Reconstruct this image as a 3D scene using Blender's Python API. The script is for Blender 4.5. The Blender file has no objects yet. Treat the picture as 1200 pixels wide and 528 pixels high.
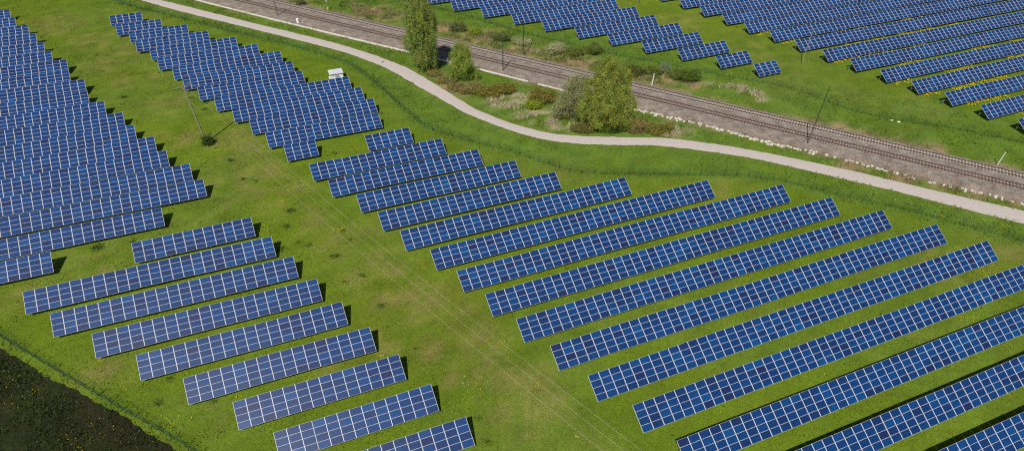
import bpy, math, random
import numpy as np
from mathutils import Vector, Matrix

# ------------------------------------------------------------------ camera, sky, sun, exposure
FPX, PITCH, ROLL, CAMH = 699.082, 0.8012445, 0.0115467, 70.4079
CX, CY, PW, PH = 608.7226, 366.951, 1200.0, 528.0      # principal point in photograph pixels
sc = bpy.context.scene
fw = np.array([0, math.cos(PITCH), -math.sin(PITCH)])
r0 = np.array([1.0, 0, 0]); u0 = np.cross(r0, fw)
cr = math.cos(ROLL) * r0 + math.sin(ROLL) * u0
cu = -math.sin(ROLL) * r0 + math.cos(ROLL) * u0
cam_d = bpy.data.cameras.new('camera'); cam = bpy.data.objects.new('camera', cam_d)
sc.collection.objects.link(cam); sc.camera = cam
cam.matrix_world = Matrix(((cr[0], cu[0], -fw[0], 0), (cr[1], cu[1], -fw[1], 0), (cr[2], cu[2], -fw[2], CAMH), (0, 0, 0, 1)))
cam_d.sensor_fit = 'HORIZONTAL'; cam_d.sensor_width = 36.0; cam_d.lens = 36.0 * FPX / PW
cam_d.shift_x = (PW / 2 - CX) / PW; cam_d.shift_y = (CY - PH / 2) / PW
cam_d.clip_start = 1.0; cam_d.clip_end = 8000.0

SUN_AZ, SUN_EL = math.radians(-108.0), math.radians(53.0)
S = Vector((math.cos(SUN_EL) * math.cos(SUN_AZ), math.cos(SUN_EL) * math.sin(SUN_AZ), math.sin(SUN_EL)))
world = bpy.data.worlds.new('World'); sc.world = world; world.use_nodes = True
wn = world.node_tree; wn.nodes.clear()
sky = wn.nodes.new('ShaderNodeTexSky'); sky.sky_type = 'NISHITA'; sky.sun_disc = False
sky.sun_elevation = SUN_EL; sky.sun_rotation = math.atan2(S.x, S.y)
bg = wn.nodes.new('ShaderNodeBackground'); bg.inputs['Strength'].default_value = 0.05
wo = wn.nodes.new('ShaderNodeOutputWorld')
wn.links.new(sky.outputs[0], bg.inputs[0]); wn.links.new(bg.outputs[0], wo.inputs[0])
sl = bpy.data.lights.new('sun', 'SUN'); sl.energy = 4.7; sl.angle = math.radians(0.53); sl.color = (1.0, 0.955, 0.88)
so = bpy.data.objects.new('sun', sl); sc.collection.objects.link(so)
so.rotation_euler = S.to_track_quat('Z', 'Y').to_euler(); so.location = (0, -60, 160)
sc.view_settings.view_transform = 'Standard'; sc.view_settings.look = 'None'
sc.view_settings.exposure = 0.0; sc.view_settings.gamma = 1.0; sc.view_settings.use_curve_mapping = False

sc.cycles.filter_width = 1.15; sc.cycles.use_denoising = False
rng = np.random.default_rng(7); random.seed(7)

# ------------------------------------------------------------------ helpers
def G(x, y, z=0.0):                       # photograph pixel -> point at height z
    d = fw + cr * (x - CX) / FPX - cu * (y - CY) / FPX
    t = (z - CAMH) / d[2]
    return np.array([t * d[0], t * d[1], z])
def proj(P):
    P = np.atleast_2d(np.asarray(P, float)); d = P - np.array([0, 0, CAMH]); z = d @ fw
    return np.stack([CX + FPX * (d @ cr) / z, CY - FPX * (d @ cu) / z], -1)
def line(px, z=0.0): return np.array([G(x, y, z) for x, y in px])

col = sc.collection
def link(o, parent=None):
    col.objects.link(o)
    if parent is not None: o.parent = parent
    return o
def tag(o, label=None, cat=None, group=None, kind=None):
    if label: o['label'] = label
    if cat: o['category'] = cat
    if group: o['group'] = group
    if kind: o['kind'] = kind
    return o
def empty(name, loc, rz=0.0):
    o = bpy.data.objects.new(name, None); o.empty_display_size = 0.5
    o.location = loc; o.rotation_euler = (0, 0, rz); return link(o)
def raw_mesh(name, V, F, mats, colors=None, mi=None, uv=None, smooth=False):
    """V (n,3); F (m,k) array of equal-sized faces or list of tuples; colors per vertex rgb."""
    me = bpy.data.meshes.new(name)
    V = np.asarray(V, np.float32)
    if isinstance(F, np.ndarray):
        m, k = F.shape
        me.vertices.add(len(V)); me.vertices.foreach_set('co', V.ravel())
        me.loops.add(m * k); me.loops.foreach_set('vertex_index', F.astype(np.int32).ravel())
        me.polygons.add(m); me.polygons.foreach_set('loop_start', np.arange(0, m * k, k, dtype=np.int32))
        me.update(calc_edges=True)
    else:
        me.from_pydata(V.tolist(), [], F); me.update()
    for mm in (mats if isinstance(mats, (list, tuple)) else [mats]): me.materials.append(mm)
    if mi is not None: me.polygons.foreach_set('material_index', np.asarray(mi, np.int32))
    if colors is not None:
        a = me.attributes.new('tint', 'FLOAT_COLOR', 'POINT')
        c = np.ones((len(V), 4), np.float32); c[:, :3] = colors; a.data.foreach_set('color', c.ravel())
    if uv is not None:
        l = me.uv_layers.new(name='UVMap'); l.data.foreach_set('uv', np.asarray(uv, np.float32).ravel())
    me.polygons.foreach_set('use_smooth', np.full(len(me.polygons), smooth, bool))
    return me
class MB:
    def __init__(s): s.v = []; s.f = []
    def box(s, c, size, rot=None):
        c = Vector(c); hx, hy, hz = size[0] / 2, size[1] / 2, size[2] / 2; b = len(s.v)
        for dz in (-hz, hz):
            for dx, dy in ((-hx, -hy), (hx, -hy), (hx, hy), (-hx, hy)):
                p = Vector((dx, dy, dz))
                if rot is not None: p = rot @ p
                s.v.append(tuple(c + p))
        for q in ((0, 3, 2, 1), (4, 5, 6, 7), (0, 1, 5, 4), (1, 2, 6, 5), (2, 3, 7, 6), (3, 0, 4, 7)): s.f.append(tuple(b + i for i in q))
        return s
    def bar(s, a, b_, r1, r2=None, n=6, cap=True):
        a = Vector(a); b_ = Vector(b_); r2 = r1 if r2 is None else r2
        d = (b_ - a).normalized(); t = Vector((0, 0, 1)) if abs(d.z) < .9 else Vector((1, 0, 0))
        x = d.cross(t).normalized(); y = d.cross(x); b = len(s.v)
        for p, r in ((a, r1), (b_, r2)):
            for i in range(n):
                an = 2 * math.pi * i / n; s.v.append(tuple(p + x * r * math.cos(an) + y * r * math.sin(an)))
        for i in range(n): j = (i + 1) % n; s.f.append((b + i, b + n + i, b + n + j, b + j))
        if cap:
            s.f.append(tuple(b + i for i in range(n))); s.f.append(tuple(b + n + i for i in reversed(range(n))))
        return s
    def tube(s, pts, rad, n=6):
        for i in range(len(pts) - 1): s.bar(pts[i], pts[i + 1], rad[i], rad[i + 1], n, cap=(i in (0, len(pts) - 2)))
        return s
    def mesh(s, name, mat): return raw_mesh(name, s.v, s.f, mat)
    def build(s, name, mat, parent=None): return link(bpy.data.objects.new(name, s.mesh(name, mat)), parent)

# value noise
def vnoise(x, y, seed=0):
    xi = np.floor(x).astype(np.int64); yi = np.floor(y).astype(np.int64); xf = x - xi; yf = y - yi
    def h(a, b):
        n = (a * 374761393 + b * 668265263 + seed * 974634) & 0xffffffff
        n = ((n ^ (n >> 13)) * 1274126177) & 0xffffffff
        return ((n ^ (n >> 16)) & 0xffff) / 65535.0
    u = xf * xf * (3 - 2 * xf); v = yf * yf * (3 - 2 * yf)
    return (h(xi, yi) * (1 - u) + h(xi + 1, yi) * u) * (1 - v) + (h(xi, yi + 1) * (1 - u) + h(xi + 1, yi + 1) * u) * v
def fbm(x, y, sc_, seed=0, oct_=4):
    a = 0; w = 1; t = 0
    for o in range(oct_):
        a = a + w * vnoise(x / sc_ + 17.3 * o, y / sc_ - 9.1 * o, seed + o); t += w; w *= .55; sc_ *= .5
    return a / t
def dist_poly(x, y, P):
    d = np.full(np.shape(x), 1e9)
    for a, b in zip(P[:-1], P[1:]):
        ax, ay = a[0], a[1]; bx, by = b[0] - ax, b[1] - ay; L = bx * bx + by * by + 1e-9
        t = np.clip(((x - ax) * bx + (y - ay) * by) / L, 0, 1)
        d = np.minimum(d, np.hypot(x - ax - t * bx, y - ay - t * by))
    return d
def smooth(P, n=8):
    P = np.asarray(P, float); out = []
    Q = np.vstack([2 * P[0] - P[1], P, 2 * P[-1] - P[-2]])
    for i in range(1, len(Q) - 2):
        for t in np.linspace(0, 1, n, endpoint=False):
            a, b, c, d = Q[i - 1], Q[i], Q[i + 1], Q[i + 2]
            out.append(.5 * (2 * b + (c - a) * t + (2 * a - 5 * b + 4 * c - d) * t * t + (3 * b - a - 3 * c + d) * t ** 3))
    out.append(P[-1]); return np.array(out)
def resample(P, step):
    P = np.asarray(P, float); seg = np.hypot(*(np.diff(P[:, :2], axis=0).T)); L = np.concatenate([[0], np.cumsum(seg)])
    n = max(1, int(round(L[-1] / step))); t = np.linspace(0, L[-1], n + 1)
    return np.stack([np.interp(t, L, P[:, k]) for k in range(P.shape[1])], 1)

# ------------------------------------------------------------------ materials
def mat(name):
    m = bpy.data.materials.new(name); m.use_nodes = True
    nt = m.node_tree; return m, nt, nt.nodes['Principled BSDF']
def N(nt, t, **kw):
    n = nt.nodes.new(t)
    for k, v in kw.items():
        if k in n.inputs: n.inputs[k].default_value = v
        else: setattr(n, k, v)
    return n
def plain(name, c, rough=.6, metal=0.0, var=.15, scale=3.0, spec=.5, bump=0.0):
    m, nt, b = mat(name)
    tc = N(nt, 'ShaderNodeTexCoord'); no = N(nt, 'ShaderNodeTexNoise', Scale=scale, Detail=5.0)
    nt.links.new(tc.outputs['Object'], no.inputs['Vector'])
    cr_ = N(nt, 'ShaderNodeValToRGB'); nt.links.new(no.outputs['Fac'], cr_.inputs['Fac'])
    e = cr_.color_ramp.elements
    e[0].position = .3; e[1].position = .7
    e[0].color = (*[x * (1 - var) for x in c], 1); e[1].color = (*[min(1, x * (1 + var)) for x in c], 1)
    nt.links.new(cr_.outputs[0], b.inputs['Base Color'])
    b.inputs['Roughness'].default_value = rough; b.inputs['Metallic'].default_value = metal
    b.inputs['Specular IOR Level'].default_value = spec
    if bump:
        bp = N(nt, 'ShaderNodeBump', Strength=bump, Distance=.05); nt.links.new(no.outputs['Fac'], bp.inputs['Height'])
        nt.links.new(bp.outputs[0], b.inputs['Normal'])
    return m
def tinted(name, rough=.8, spec=.2, trans=0.0, noise=None, bump=None):
    m, nt, b = mat(name)
    at = N(nt, 'ShaderNodeAttribute', attribute_name='tint'); out = at.outputs['Color']
    if noise:
        tc = N(nt, 'ShaderNodeTexCoord'); cur = out
        for sc_, lo, hi, det in noise:
            no = N(nt, 'ShaderNodeTexNoise', Scale=sc_, Detail=det, Roughness=.65)
            nt.links.new(tc.outputs['Object'], no.inputs['Vector'])
            mr = N(nt, 'ShaderNodeMapRange'); mr.inputs['From Min'].default_value = .3; mr.inputs['From Max'].default_value = .7
            mr.inputs['To Min'].default_value = lo; mr.inputs['To Max'].default_value = hi
            nt.links.new(no.outputs['Fac'], mr.inputs['Value'])
            mx = N(nt, 'ShaderNodeVectorMath', operation='SCALE'); nt.links.new(cur, mx.inputs[0]); nt.links.new(mr.outputs[0], mx.inputs['Scale'])
            cur = mx.outputs[0]
        if bump:
            bp = N(nt, 'ShaderNodeBump', Strength=bump, Distance=.25); nt.links.new(no.outputs['Fac'], bp.inputs['Height'])
            nt.links.new(bp.outputs[0], b.inputs['Normal'])
        out = cur
    nt.links.new(out, b.inputs['Base Color'])
    b.inputs['Roughness'].default_value = rough; b.inputs['Specular IOR Level'].default_value = spec
    if trans:
        tr = N(nt, 'ShaderNodeBsdfTranslucent'); nt.links.new(out, tr.inputs['Color'])
        ms = N(nt, 'ShaderNodeMixShader'); ms.inputs[0].default_value = trans
        nt.links.new(b.outputs[0], ms.inputs[1]); nt.links.new(tr.outputs[0], ms.inputs[2])
        nt.links.new(ms.outputs[0], nt.nodes['Material Output'].inputs['Surface'])
    return m
M_ground = tinted('meadow_turf', .95, .1, noise=[(1.3, .80, 1.20, 6.0), (5.0, .55, 1.45, 6.0)], bump=.6)
M_soil = tinted('dark_soil', .95, .1, noise=[(1.2, .7, 1.3, 4.0), (6.0, .5, 1.5, 6.0)], bump=.8)
M_blade = tinted('grass_blades', .7, .25, trans=.25)
M_leaf = tinted('leaves', .55, .3, trans=.4)
M_bark = plain('bark', (.10, .075, .05), .9, var=.35, scale=4, bump=.5)
M_flower = plain('yellow_petals', (.75, .55, .01), .7, var=.2)
M_path = plain('pale_gravel_path', (.45, .40, .37), .9, var=.08, scale=1.6, spec=.2, bump=.15)
M_alu = plain('white_module_frame', (.76, .75, .79), .45, var=.05, scale=2, spec=.5)
M_steel = plain('galvanised_steel', (.38, .39, .40), .5, metal=.6, var=.15)
M_rust = plain('rusty_rail_steel', (.075, .045, .036), .7, var=.35, scale=2)
M_mast = plain('dark_mast_steel', (.045, .04, .038), .7, var=.3)
M_mastbrown = plain('rust_brown_mast', (.11, .055, .035), .7, var=.3)
M_wood = plain('weathered_pole_wood', (.27, .23, .19), .85, var=.25, scale=2)
M_conc = plain('pale_concrete', (.62, .60, .56), .85, var=.15, scale=1.5, bump=.2)
M_sleepc = plain('concrete_sleeper', (.39, .345, .305), .9, var=.2, scale=1.2)
M_sleepw = plain('oiled_sleeper', (.27, .215, .19), .9, var=.3, scale=1.2)
M_white = plain('white_paint', (.80, .81, .83), .5, var=.04)
M_roof = plain('light_grey_roof', (.56, .58, .62), .6, var=.1, scale=1.0)
M_grey = plain('grey_metal_door', (.36, .38, .42), .5, var=.08)
M_fence = plain('green_fence_coating', (.022, .075, .052), .5, var=.2)
M_wire = plain('aluminium_conductor', (.55, .55, .50), .5, metal=.2, var=.05)
M_ballast2 = plain('weathered_concrete', (.30, .27, .24), .9, var=.2)
M_porc = plain('brown_porcelain', (.12, .05, .03), .3, var=.1)
M_teal = plain('teal_box', (.03, .22, .17), .5, var=.1)
M_yel = plain('yellow_paint', (.75, .50, .03), .5, var=.1)
M_bird = plain('black_feathers', (.03, .03, .035), .6, var=.2)
M_stone = plain('pale_stone', (.60, .55, .48), .9, var=.25, scale=.8, bump=.4)

def ballast_mat():
    m, nt, b = mat('ballast_stones'); tc = N(nt, 'ShaderNodeTexCoord')
    vo = N(nt, 'ShaderNodeTexVoronoi', Scale=7.0); n1 = N(nt, 'ShaderNodeTexNoise', Scale=.45, Detail=6.0); n2 = N(nt, 'ShaderNodeTexNoise', Scale=4.0, Detail=6.0)
    for q in (vo, n1, n2): nt.links.new(tc.outputs['Object'], q.inputs['Vector'])
    c1 = N(nt, 'ShaderNodeValToRGB'); e = c1.color_ramp.elements
    e[0].position = .32; e[0].color = (.195, .165, .135, 1); e[1].position = .68; e[1].color = (.295, .262, .226, 1)
    nt.links.new(n1.outputs['Fac'], c1.inputs['Fac'])
    mr = N(nt, 'ShaderNodeMapRange'); mr.inputs['From Min'].default_value = 0; mr.inputs['From Max'].default_value = 1
    mr.inputs['To Min'].default_value = .55; mr.inputs['To Max'].default_value = 1.3
    sep = N(nt, 'ShaderNodeSeparateColor'); nt.links.new(vo.outputs['Color'], sep.inputs[0]); nt.links.new(sep.outputs[0], mr.inputs['Value'])
    mr2 = N(nt, 'ShaderNodeMapRange'); mr2.inputs['From Min'].default_value = .3; mr2.inputs['From Max'].default_value = .7
    mr2.inputs['To Min'].default_value = .75; mr2.inputs['To Max'].default_value = 1.2; nt.links.new(n2.outputs['Fac'], mr2.inputs['Value'])
    mu = N(nt, 'ShaderNodeMath', operation='MULTIPLY'); nt.links.new(mr.outputs[0], mu.inputs[0]); nt.links.new(mr2.outputs[0], mu.inputs[1])
    # dirt and rust stain along the tracks (tint attribute)
    at = N(nt, 'ShaderNodeAttribute', attribute_name='tint')
    mx = N(nt, 'ShaderNodeVectorMath', operation='MULTIPLY'); nt.links.new(c1.outputs[0], mx.inputs[0]); nt.links.new(at.outputs['Color'], mx.inputs[1])
    s2 = N(nt, 'ShaderNodeVectorMath', operation='SCALE'); nt.links.new(mx.outputs[0], s2.inputs[0]); nt.links.new(mu.outputs[0], s2.inputs['Scale'])
    nt.links.new(s2.outputs[0], b.inputs['Base Color']); b.inputs['Roughness'].default_value = .95; b.inputs['Specular IOR Level'].default_value = .15
    bp = N(nt, 'ShaderNodeBump', Strength=.7, Distance=.06); nt.links.new(vo.outputs['Distance'], bp.inputs['Height']); nt.links.new(bp.outputs[0], b.inputs['Normal'])
    return m
M_ballast = ballast_mat()

def glass_mat(name, joined):
    m, nt, b = mat(name)
    if joined: src = N(nt, 'ShaderNodeAttribute', attribute_name='tint').outputs['Fac']
    else: src = N(nt, 'ShaderNodeObjectInfo').outputs['Random']
    ramp = N(nt, 'ShaderNodeValToRGB'); nt.links.new(src, ramp.inputs['Fac']); ramp.color_ramp.interpolation = 'LINEAR'
    els = ramp.color_ramp.elements
    els[0].position = 0; els[0].color = (.008, .018, .074, 1); els[1].position = 1; els[1].color = (.003, .056, .185, 1)
    for p_, c_ in ((.04, (.006, .021, .085)), (.14, (.004, .027, .106)), (.6, (.003, .034, .130)), (.92, (.003, .043, .158))):
        e = els.new(p_); e.color = (*c_, 1)
    uv = N(nt, 'ShaderNodeUVMap')
    # polycrystalline cells: thin pale gaps between 10 x 6 cells and slight cell to cell change
    sx = N(nt, 'ShaderNodeSeparateXYZ'); nt.links.new(uv.outputs[0], sx.inputs[0])
    gaps = []
    for k in (0, 1):
        fr = N(nt, 'ShaderNodeMath', operation='FRACT'); nt.links.new(sx.outputs[k], fr.inputs[0])
        a = N(nt, 'ShaderNodeMath', operation='SUBTRACT'); nt.links.new(fr.outputs[0], a.inputs[0]); a.inputs[1].default_value = .5
        ab = N(nt, 'ShaderNodeMath', operation='ABSOLUTE'); nt.links.new(a.outputs[0], ab.inputs[0])
        g = N(nt, 'ShaderNodeMath', operation='GREATER_THAN'); nt.links.new(ab.outputs[0], g.inputs[0]); g.inputs[1].default_value = .478
        gaps.append(g)
    mxg = N(nt, 'ShaderNodeMath', operation='MAXIMUM'); nt.links.new(gaps[0].outputs[0], mxg.inputs[0]); nt.links.new(gaps[1].outputs[0], mxg.inputs[1])
    fl = N(nt, 'ShaderNodeVectorMath', operation='FLOOR'); nt.links.new(uv.outputs[0], fl.inputs[0])
    ad = N(nt, 'ShaderNodeVectorMath', operation='ADD'); nt.links.new(fl.outputs[0], ad.inputs[0])
    cb = N(nt, 'ShaderNodeCombineXYZ'); nt.links.new(src, cb.inputs[2]); 
    sc9 = N(nt, 'ShaderNodeVectorMath', operation='SCALE'); nt.links.new(cb.outputs[0], sc9.inputs[0]); sc9.inputs['Scale'].default_value = 91.7
    nt.links.new(sc9.outputs[0], ad.inputs[1])
    wn_ = N(nt, 'ShaderNodeTexWhiteNoise', noise_dimensions='3D'); nt.links.new(ad.outputs[0], wn_.inputs['Vector'])
    mr = N(nt, 'ShaderNodeMapRange'); nt.links.new(wn_.outputs['Value'], mr.inputs['Value']); mr.inputs['To Min'].default_value = .8; mr.inputs['To Max'].default_value = 1.2
    s2 = N(nt, 'ShaderNodeVectorMath', operation='SCALE'); nt.links.new(ramp.outputs[0], s2.inputs[0]); nt.links.new(mr.outputs[0], s2.inputs['Scale'])
    mix = N(nt, 'ShaderNodeMix', data_type='RGBA'); nt.links.new(mxg.outputs[0], mix.inputs['Factor'])
    nt.links.new(s2.outputs[0], mix.inputs['A']); mix.inputs['B'].default_value = (.018, .052, .175, 1)
    nt.links.new(mix.outputs['Result'], b.inputs['Base Color'])
    b.inputs['Roughness'].default_value = .38; b.inputs['Specular IOR Level'].default_value = .30
    return m
M_glass = glass_mat('blue_solar_glass', False); M_glassj = glass_mat('blue_solar_glass_far', True)

# ------------------------------------------------------------------ lines of the site, traced on the ground
RAIL_AZ = math.radians(-27.6)
rd = np.array([math.cos(RAIL_AZ), math.sin(RAIL_AZ), 0]); rn = np.array([-math.sin(RAIL_AZ), math.cos(RAIL_AZ), 0])
def RP(s, n, z=0.0): return rd * s + rn * n + np.array([0, 0, z])
PUP = line([(120, -17), (187.5, 0), (240, 13), (300, 28), (375, 46), (420, 58.75), (450, 68.75), (480, 81.25), (510, 98.75), (553.75, 125.6), (573, 134.5), (600, 144.5), (637.5, 154.5), (675, 159), (725, 160.75), (775, 161.75), (825, 167), (900, 179.5), (1000, 200.5), (1050, 212.5), (1200, 247), (1330, 278)])
PLO = line([(95, -18), (163, 0), (212.5, 13.75), (300, 35), (375, 53.75), (412.5, 64.5), (450, 78.75), (477.5, 94), (533.75, 126), (552.5, 135.5), (590, 150), (632.5, 162.5), (675, 168.2), (725, 170), (775, 171), (850, 180.3), (900, 189.3), (1037, 221), (1050, 224), (1175, 256), (1200, 262), (1330, 294)])
PUP_S, PLO_S = resample(smooth(PUP), 1.2), resample(smooth(PLO), 1.2)
npath = 260
PU = resample(smooth(PUP), 1.0); PL = resample(smooth(PLO), 1.0)
PU = np.stack([np.interp(np.linspace(0, 1, npath), np.linspace(0, 1, len(PU)), PU[:, k]) for k in range(3)], 1)
PL = np.stack([np.interp(np.linspace(0, 1, npath), np.linspace(0, 1, len(PL)), PL[:, k]) for k in range(3)], 1)
PMID = (PU + PL) / 2
FA = smooth(line([(110, -6), (162, 10), (212, 22), (254, 33), (294, 43), (330, 51), (372, 63), (408, 75), (422, 84.5), (445, 103), (466, 122), (484, 137.5), (497.5, 149), (515, 156), (534, 161), (560, 169), (600, 178.5), (632, 190), (665, 200), (690, 203.5), (765, 205.5), (815, 206), (865, 207), (915, 213), (975, 228), (1050, 244), (1125, 264), (1200, 284), (1290, 310)]), 4)
FB = line([(-60, 356), (0, 394), (37.5, 417), (86, 446), (115, 463), (156, 487), (187.5, 504), (225, 527), (300, 575)])
FC = smooth(line([(430, -8), (520, 12), (600, 35), (690, 58), (780, 76), (850, 90), (900, 98), (937, 107), (975, 122), (1005, 132), (1050, 141), (1120, 152), (1200, 168), (1290, 190)]), 4)
FIELD = line([(-80, 352), (0, 406), (50, 438), (100, 463), (150, 491), (205, 527), (290, 585)])

def inside_field(x, y):                      # below the field edge line
    e = FIELD; yy = np.interp(x, e[:, 0], e[:, 1]); return (y < yy) & (x < e[-1, 0] + 4)
def rail_n(x, y): return x * rn[0] + y * rn[1]
def path_d(x, y): return dist_poly(x, y, PMID[::4])
def wblob(x, y, blobs):
    w = np.zeros(np.shape(x))
    for px, py, r in blobs:
        c = G(px, py); w = np.maximum(w, np.exp(-(((x - c[0]) ** 2 + (y - c[1]) ** 2) / (r * r))))
    return w
DRY = [(380, 262, 5), (400, 285, 5), (460, 345, 5), (485, 372, 5), (505, 405, 5), (560, 430, 5), (590, 450, 5), (455, 400, 4), (640, 470, 4), (270, 160, 5), (290, 180, 5), (210, 160, 5), (150, 60, 6), (420, 285, 5), (445, 300, 5), (470, 322, 5), (500, 350, 5), (530, 375, 5), (550, 398, 5), (575, 410, 4), (410, 420, 4), (520, 400, 5), (425, 330, 4), (545, 440, 4), (620, 440, 4), (600, 470, 5), (640, 500, 5),
       (235, 215, 5), (300, 205, 7), (330, 230, 6), (55, 28, 8), (75, 36, 7), (115, 46, 7), (120, 75, 8), (160, 95, 7), (200, 120, 6), (110, 315, 4), (115, 290, 4), (20, 350, 4), (120, 440, 4), (225, 500, 4), (250, 235, 5), (170, 20, 8),
       (390, 268, 4), (540, 178, 5), (850, 222, 5), (1100, 310, 5), (1180, 300, 6), (660, 205, 5), (870, 10, 10), (800, 25, 8), (880, 60, 8), (930, 100, 8), (1000, 115, 7), (1080, 130, 7), (700, 0, 10)]
BROWN = [(440, 14, 5), (455, 18, 5), (520, 33, 4), (535, 40, 4), (555, 44, 5), (575, 44, 5), (605, 60, 4), (625, 62, 4), (655, 68, 4), (670, 72, 5), (690, 76, 4), (740, 86, 3), (765, 90, 4), (790, 95, 3.5), (812, 98, 3), (960, 145, 2.5), (985, 152, 3), (1015, 158, 2.5), (1050, 166, 3), (1095, 176, 3),
         (1000, 195, 3), (1030, 203, 3.5), (1060, 209, 3), (520, 96, 4), (535, 104, 4), (1110, 217, 3), (1150, 226, 3), (1180, 232, 3), (350, 4, 4)]
STRAW = [(585, 118, 3), (600, 122, 3), (625, 136, 3.5), (640, 138, 3.5), (655, 140, 3), (660, 147, 3), (610, 112, 2.5), (792, 152, 3), (840, 100, 1.8), (855, 101, 1.6), (868, 104, 1.8), (885, 110, 1.8), (893, 116, 1.4), (780, 155, 2.5)]
_r = smooth(line([(250, 120), (300, 178), (360, 240), (425, 296), (500, 352), (575, 412), (650, 472), (740, 545)]), 5)
_t = np.gradient(_r[:, :2], axis=0); _t /= np.linalg.norm(_t, axis=1)[:, None]; _o = np.stack([-_t[:, 1], _t[:, 0]], 1)
RUT1, RUT2 = _r[:, :2] + _o * .95, _r[:, :2] - _o * .95
def turf(x, y):
    """base colour of the ground cover (linear rgb) for arrays of world x, y"""
    a = fbm(x, y, 22, 1); b = fbm(x, y, 5, 11, 5); c = fbm(x, y, 2.4, 21, 2)
    base = np.array([.115, .172, .011]); lush = np.array([.094, .162, .020]); dry = np.array([.200, .180, .052]); brown = np.array([.30, .205, .125]); straw = np.array([.40, .33, .22])
    C = base * ((0.72 + .28 * b + .28 * c) * (.86 + .28 * fbm(x, y, 40, 33, 2)))[..., None]
    d_ = np.array([math.cos(.4), math.sin(.4)]); st_ = vnoise((x * d_[0] + y * d_[1]) / 26, (-x * d_[1] + y * d_[0]) / 1.1, 301); C = C * (.92 + .16 * st_)[..., None]
    yel = np.clip((fbm(x, y, 9, 51) - .45) * 3, 0, 1)[..., None] * .5; C = C * (1 - yel) + C * np.array([1.18, 1.0, 1.05]) * yel
    # lusher verge between park fence, path and railway and along the fences
    n = rail_n(x, y); dpath = path_d(x, y)
    dA = dist_poly(x, y, FA[::2]); dC = dist_poly(x, y, FC[::2]); dB = dist_poly(x, y, FB)
    lw = np.clip((a - .42) * 4, 0, 1) * .45
    north = (y > np.interp(x, FA[:, 0], FA[:, 1]))
    lw = np.where(north & (n < 175), np.maximum(lw, .5 + .5 * np.clip((b - .35) * 4, 0, 1)), lw)
    band = np.exp(-(dA / 2.2) ** 2) + np.exp(-(np.minimum(dC, 99) / 2.0) ** 2) + .5 * np.exp(-(dB / 1.0) ** 2)
    lw = np.clip(np.maximum(lw, band * (.55 + .9 * (c - .2))), 0, 1)
    C = C * (1 - lw[..., None]) + lush * (0.75 + .6 * c)[..., None] * lw[..., None]
    dw = np.clip((wblob(x, y, DRY) + .35 * np.clip((a - .50) * 3, 0, 1)) * (.25 + .75 * np.clip((fbm(x, y, 1.6, 67, 3) - .40) * 5, 0, 1)) * np.clip((b - .3) * 4, 0, 1), 0, .75) * (1 - .6 * lw)
    C = C * (1 - dw[..., None]) + dry * (0.7 + .6 * c)[..., None] * dw[..., None]
    bw = np.clip(wblob(x, y, BROWN) * 1.15 * np.clip((c - .40) * 5, 0, 1), 0, .8)
    bw = np.maximum(bw, np.exp(-((n - 150.6) / 1.0) ** 2) * np.clip((b - .36) * 5, 0, 1) * .8)
    bw = np.maximum(bw, np.exp(-((n - 135.3) / .7) ** 2) * np.clip((b - .42) * 5, 0, 1) * .6)
    C = C * (1 - bw[..., None]) + brown * (0.7 + .6 * c)[..., None] * bw[..., None]
    sw = np.clip(wblob(x, y, STRAW) * 1.1 * np.clip((c - .45) * 6, 0, 1), 0, .7)
    C = C * (1 - sw[..., None]) + straw * (0.7 + .6 * c)[..., None] * sw[..., None]
    rut = np.minimum(dist_poly(x, y, RUT1), dist_poly(x, y, RUT2)); rw = np.exp(-(rut / .45) ** 2) * (.25 + .5 * np.clip((b - .3) * 3, 0, 1)); C = C * (1 - rw[..., None] * .6) + dry * 1.1 * (rw * .6)[..., None]
    # worn wheel ruts next to the gravel path edges
    ew = np.exp(-((dpath - 2.6) / .5) ** 2) * .25
    return C * (1 - ew[..., None]) + dry * ew[..., None]

# ------------------------------------------------------------------ ground, field, path, railway bed
gx = np.concatenate([[-4000, -2500, -1500, -900, -600, -400], np.arange(-280, 261, 1.25), [400, 600, 900, 1500, 2500, 4000]])
gy = np.concatenate([[-1500, -800, -400, -200, -80, -20], np.arange(15, 321, 1.25), [420, 600, 900, 1500, 2500, 4500]])
X, Y = np.meshgrid(gx, gy); nx, ny = len(gx), len(gy)
V = np.stack([X.ravel(), Y.ravel(), np.zeros(nx * ny)], 1)
idx = np.arange(nx * ny).reshape(ny, nx)
F = np.stack([idx[:-1, :-1], idx[:-1, 1:], idx[1:, 1:], idx[1:, :-1]], -1).reshape(-1, 4)
gme = raw_mesh('ground', V, F, M_ground, colors=turf(X.ravel(), Y.ravel()), smooth=True)
ground = tag(link(bpy.data.objects.new('ground', gme)), 'mottled green meadow turf under the whole solar park', kind='structure')

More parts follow.
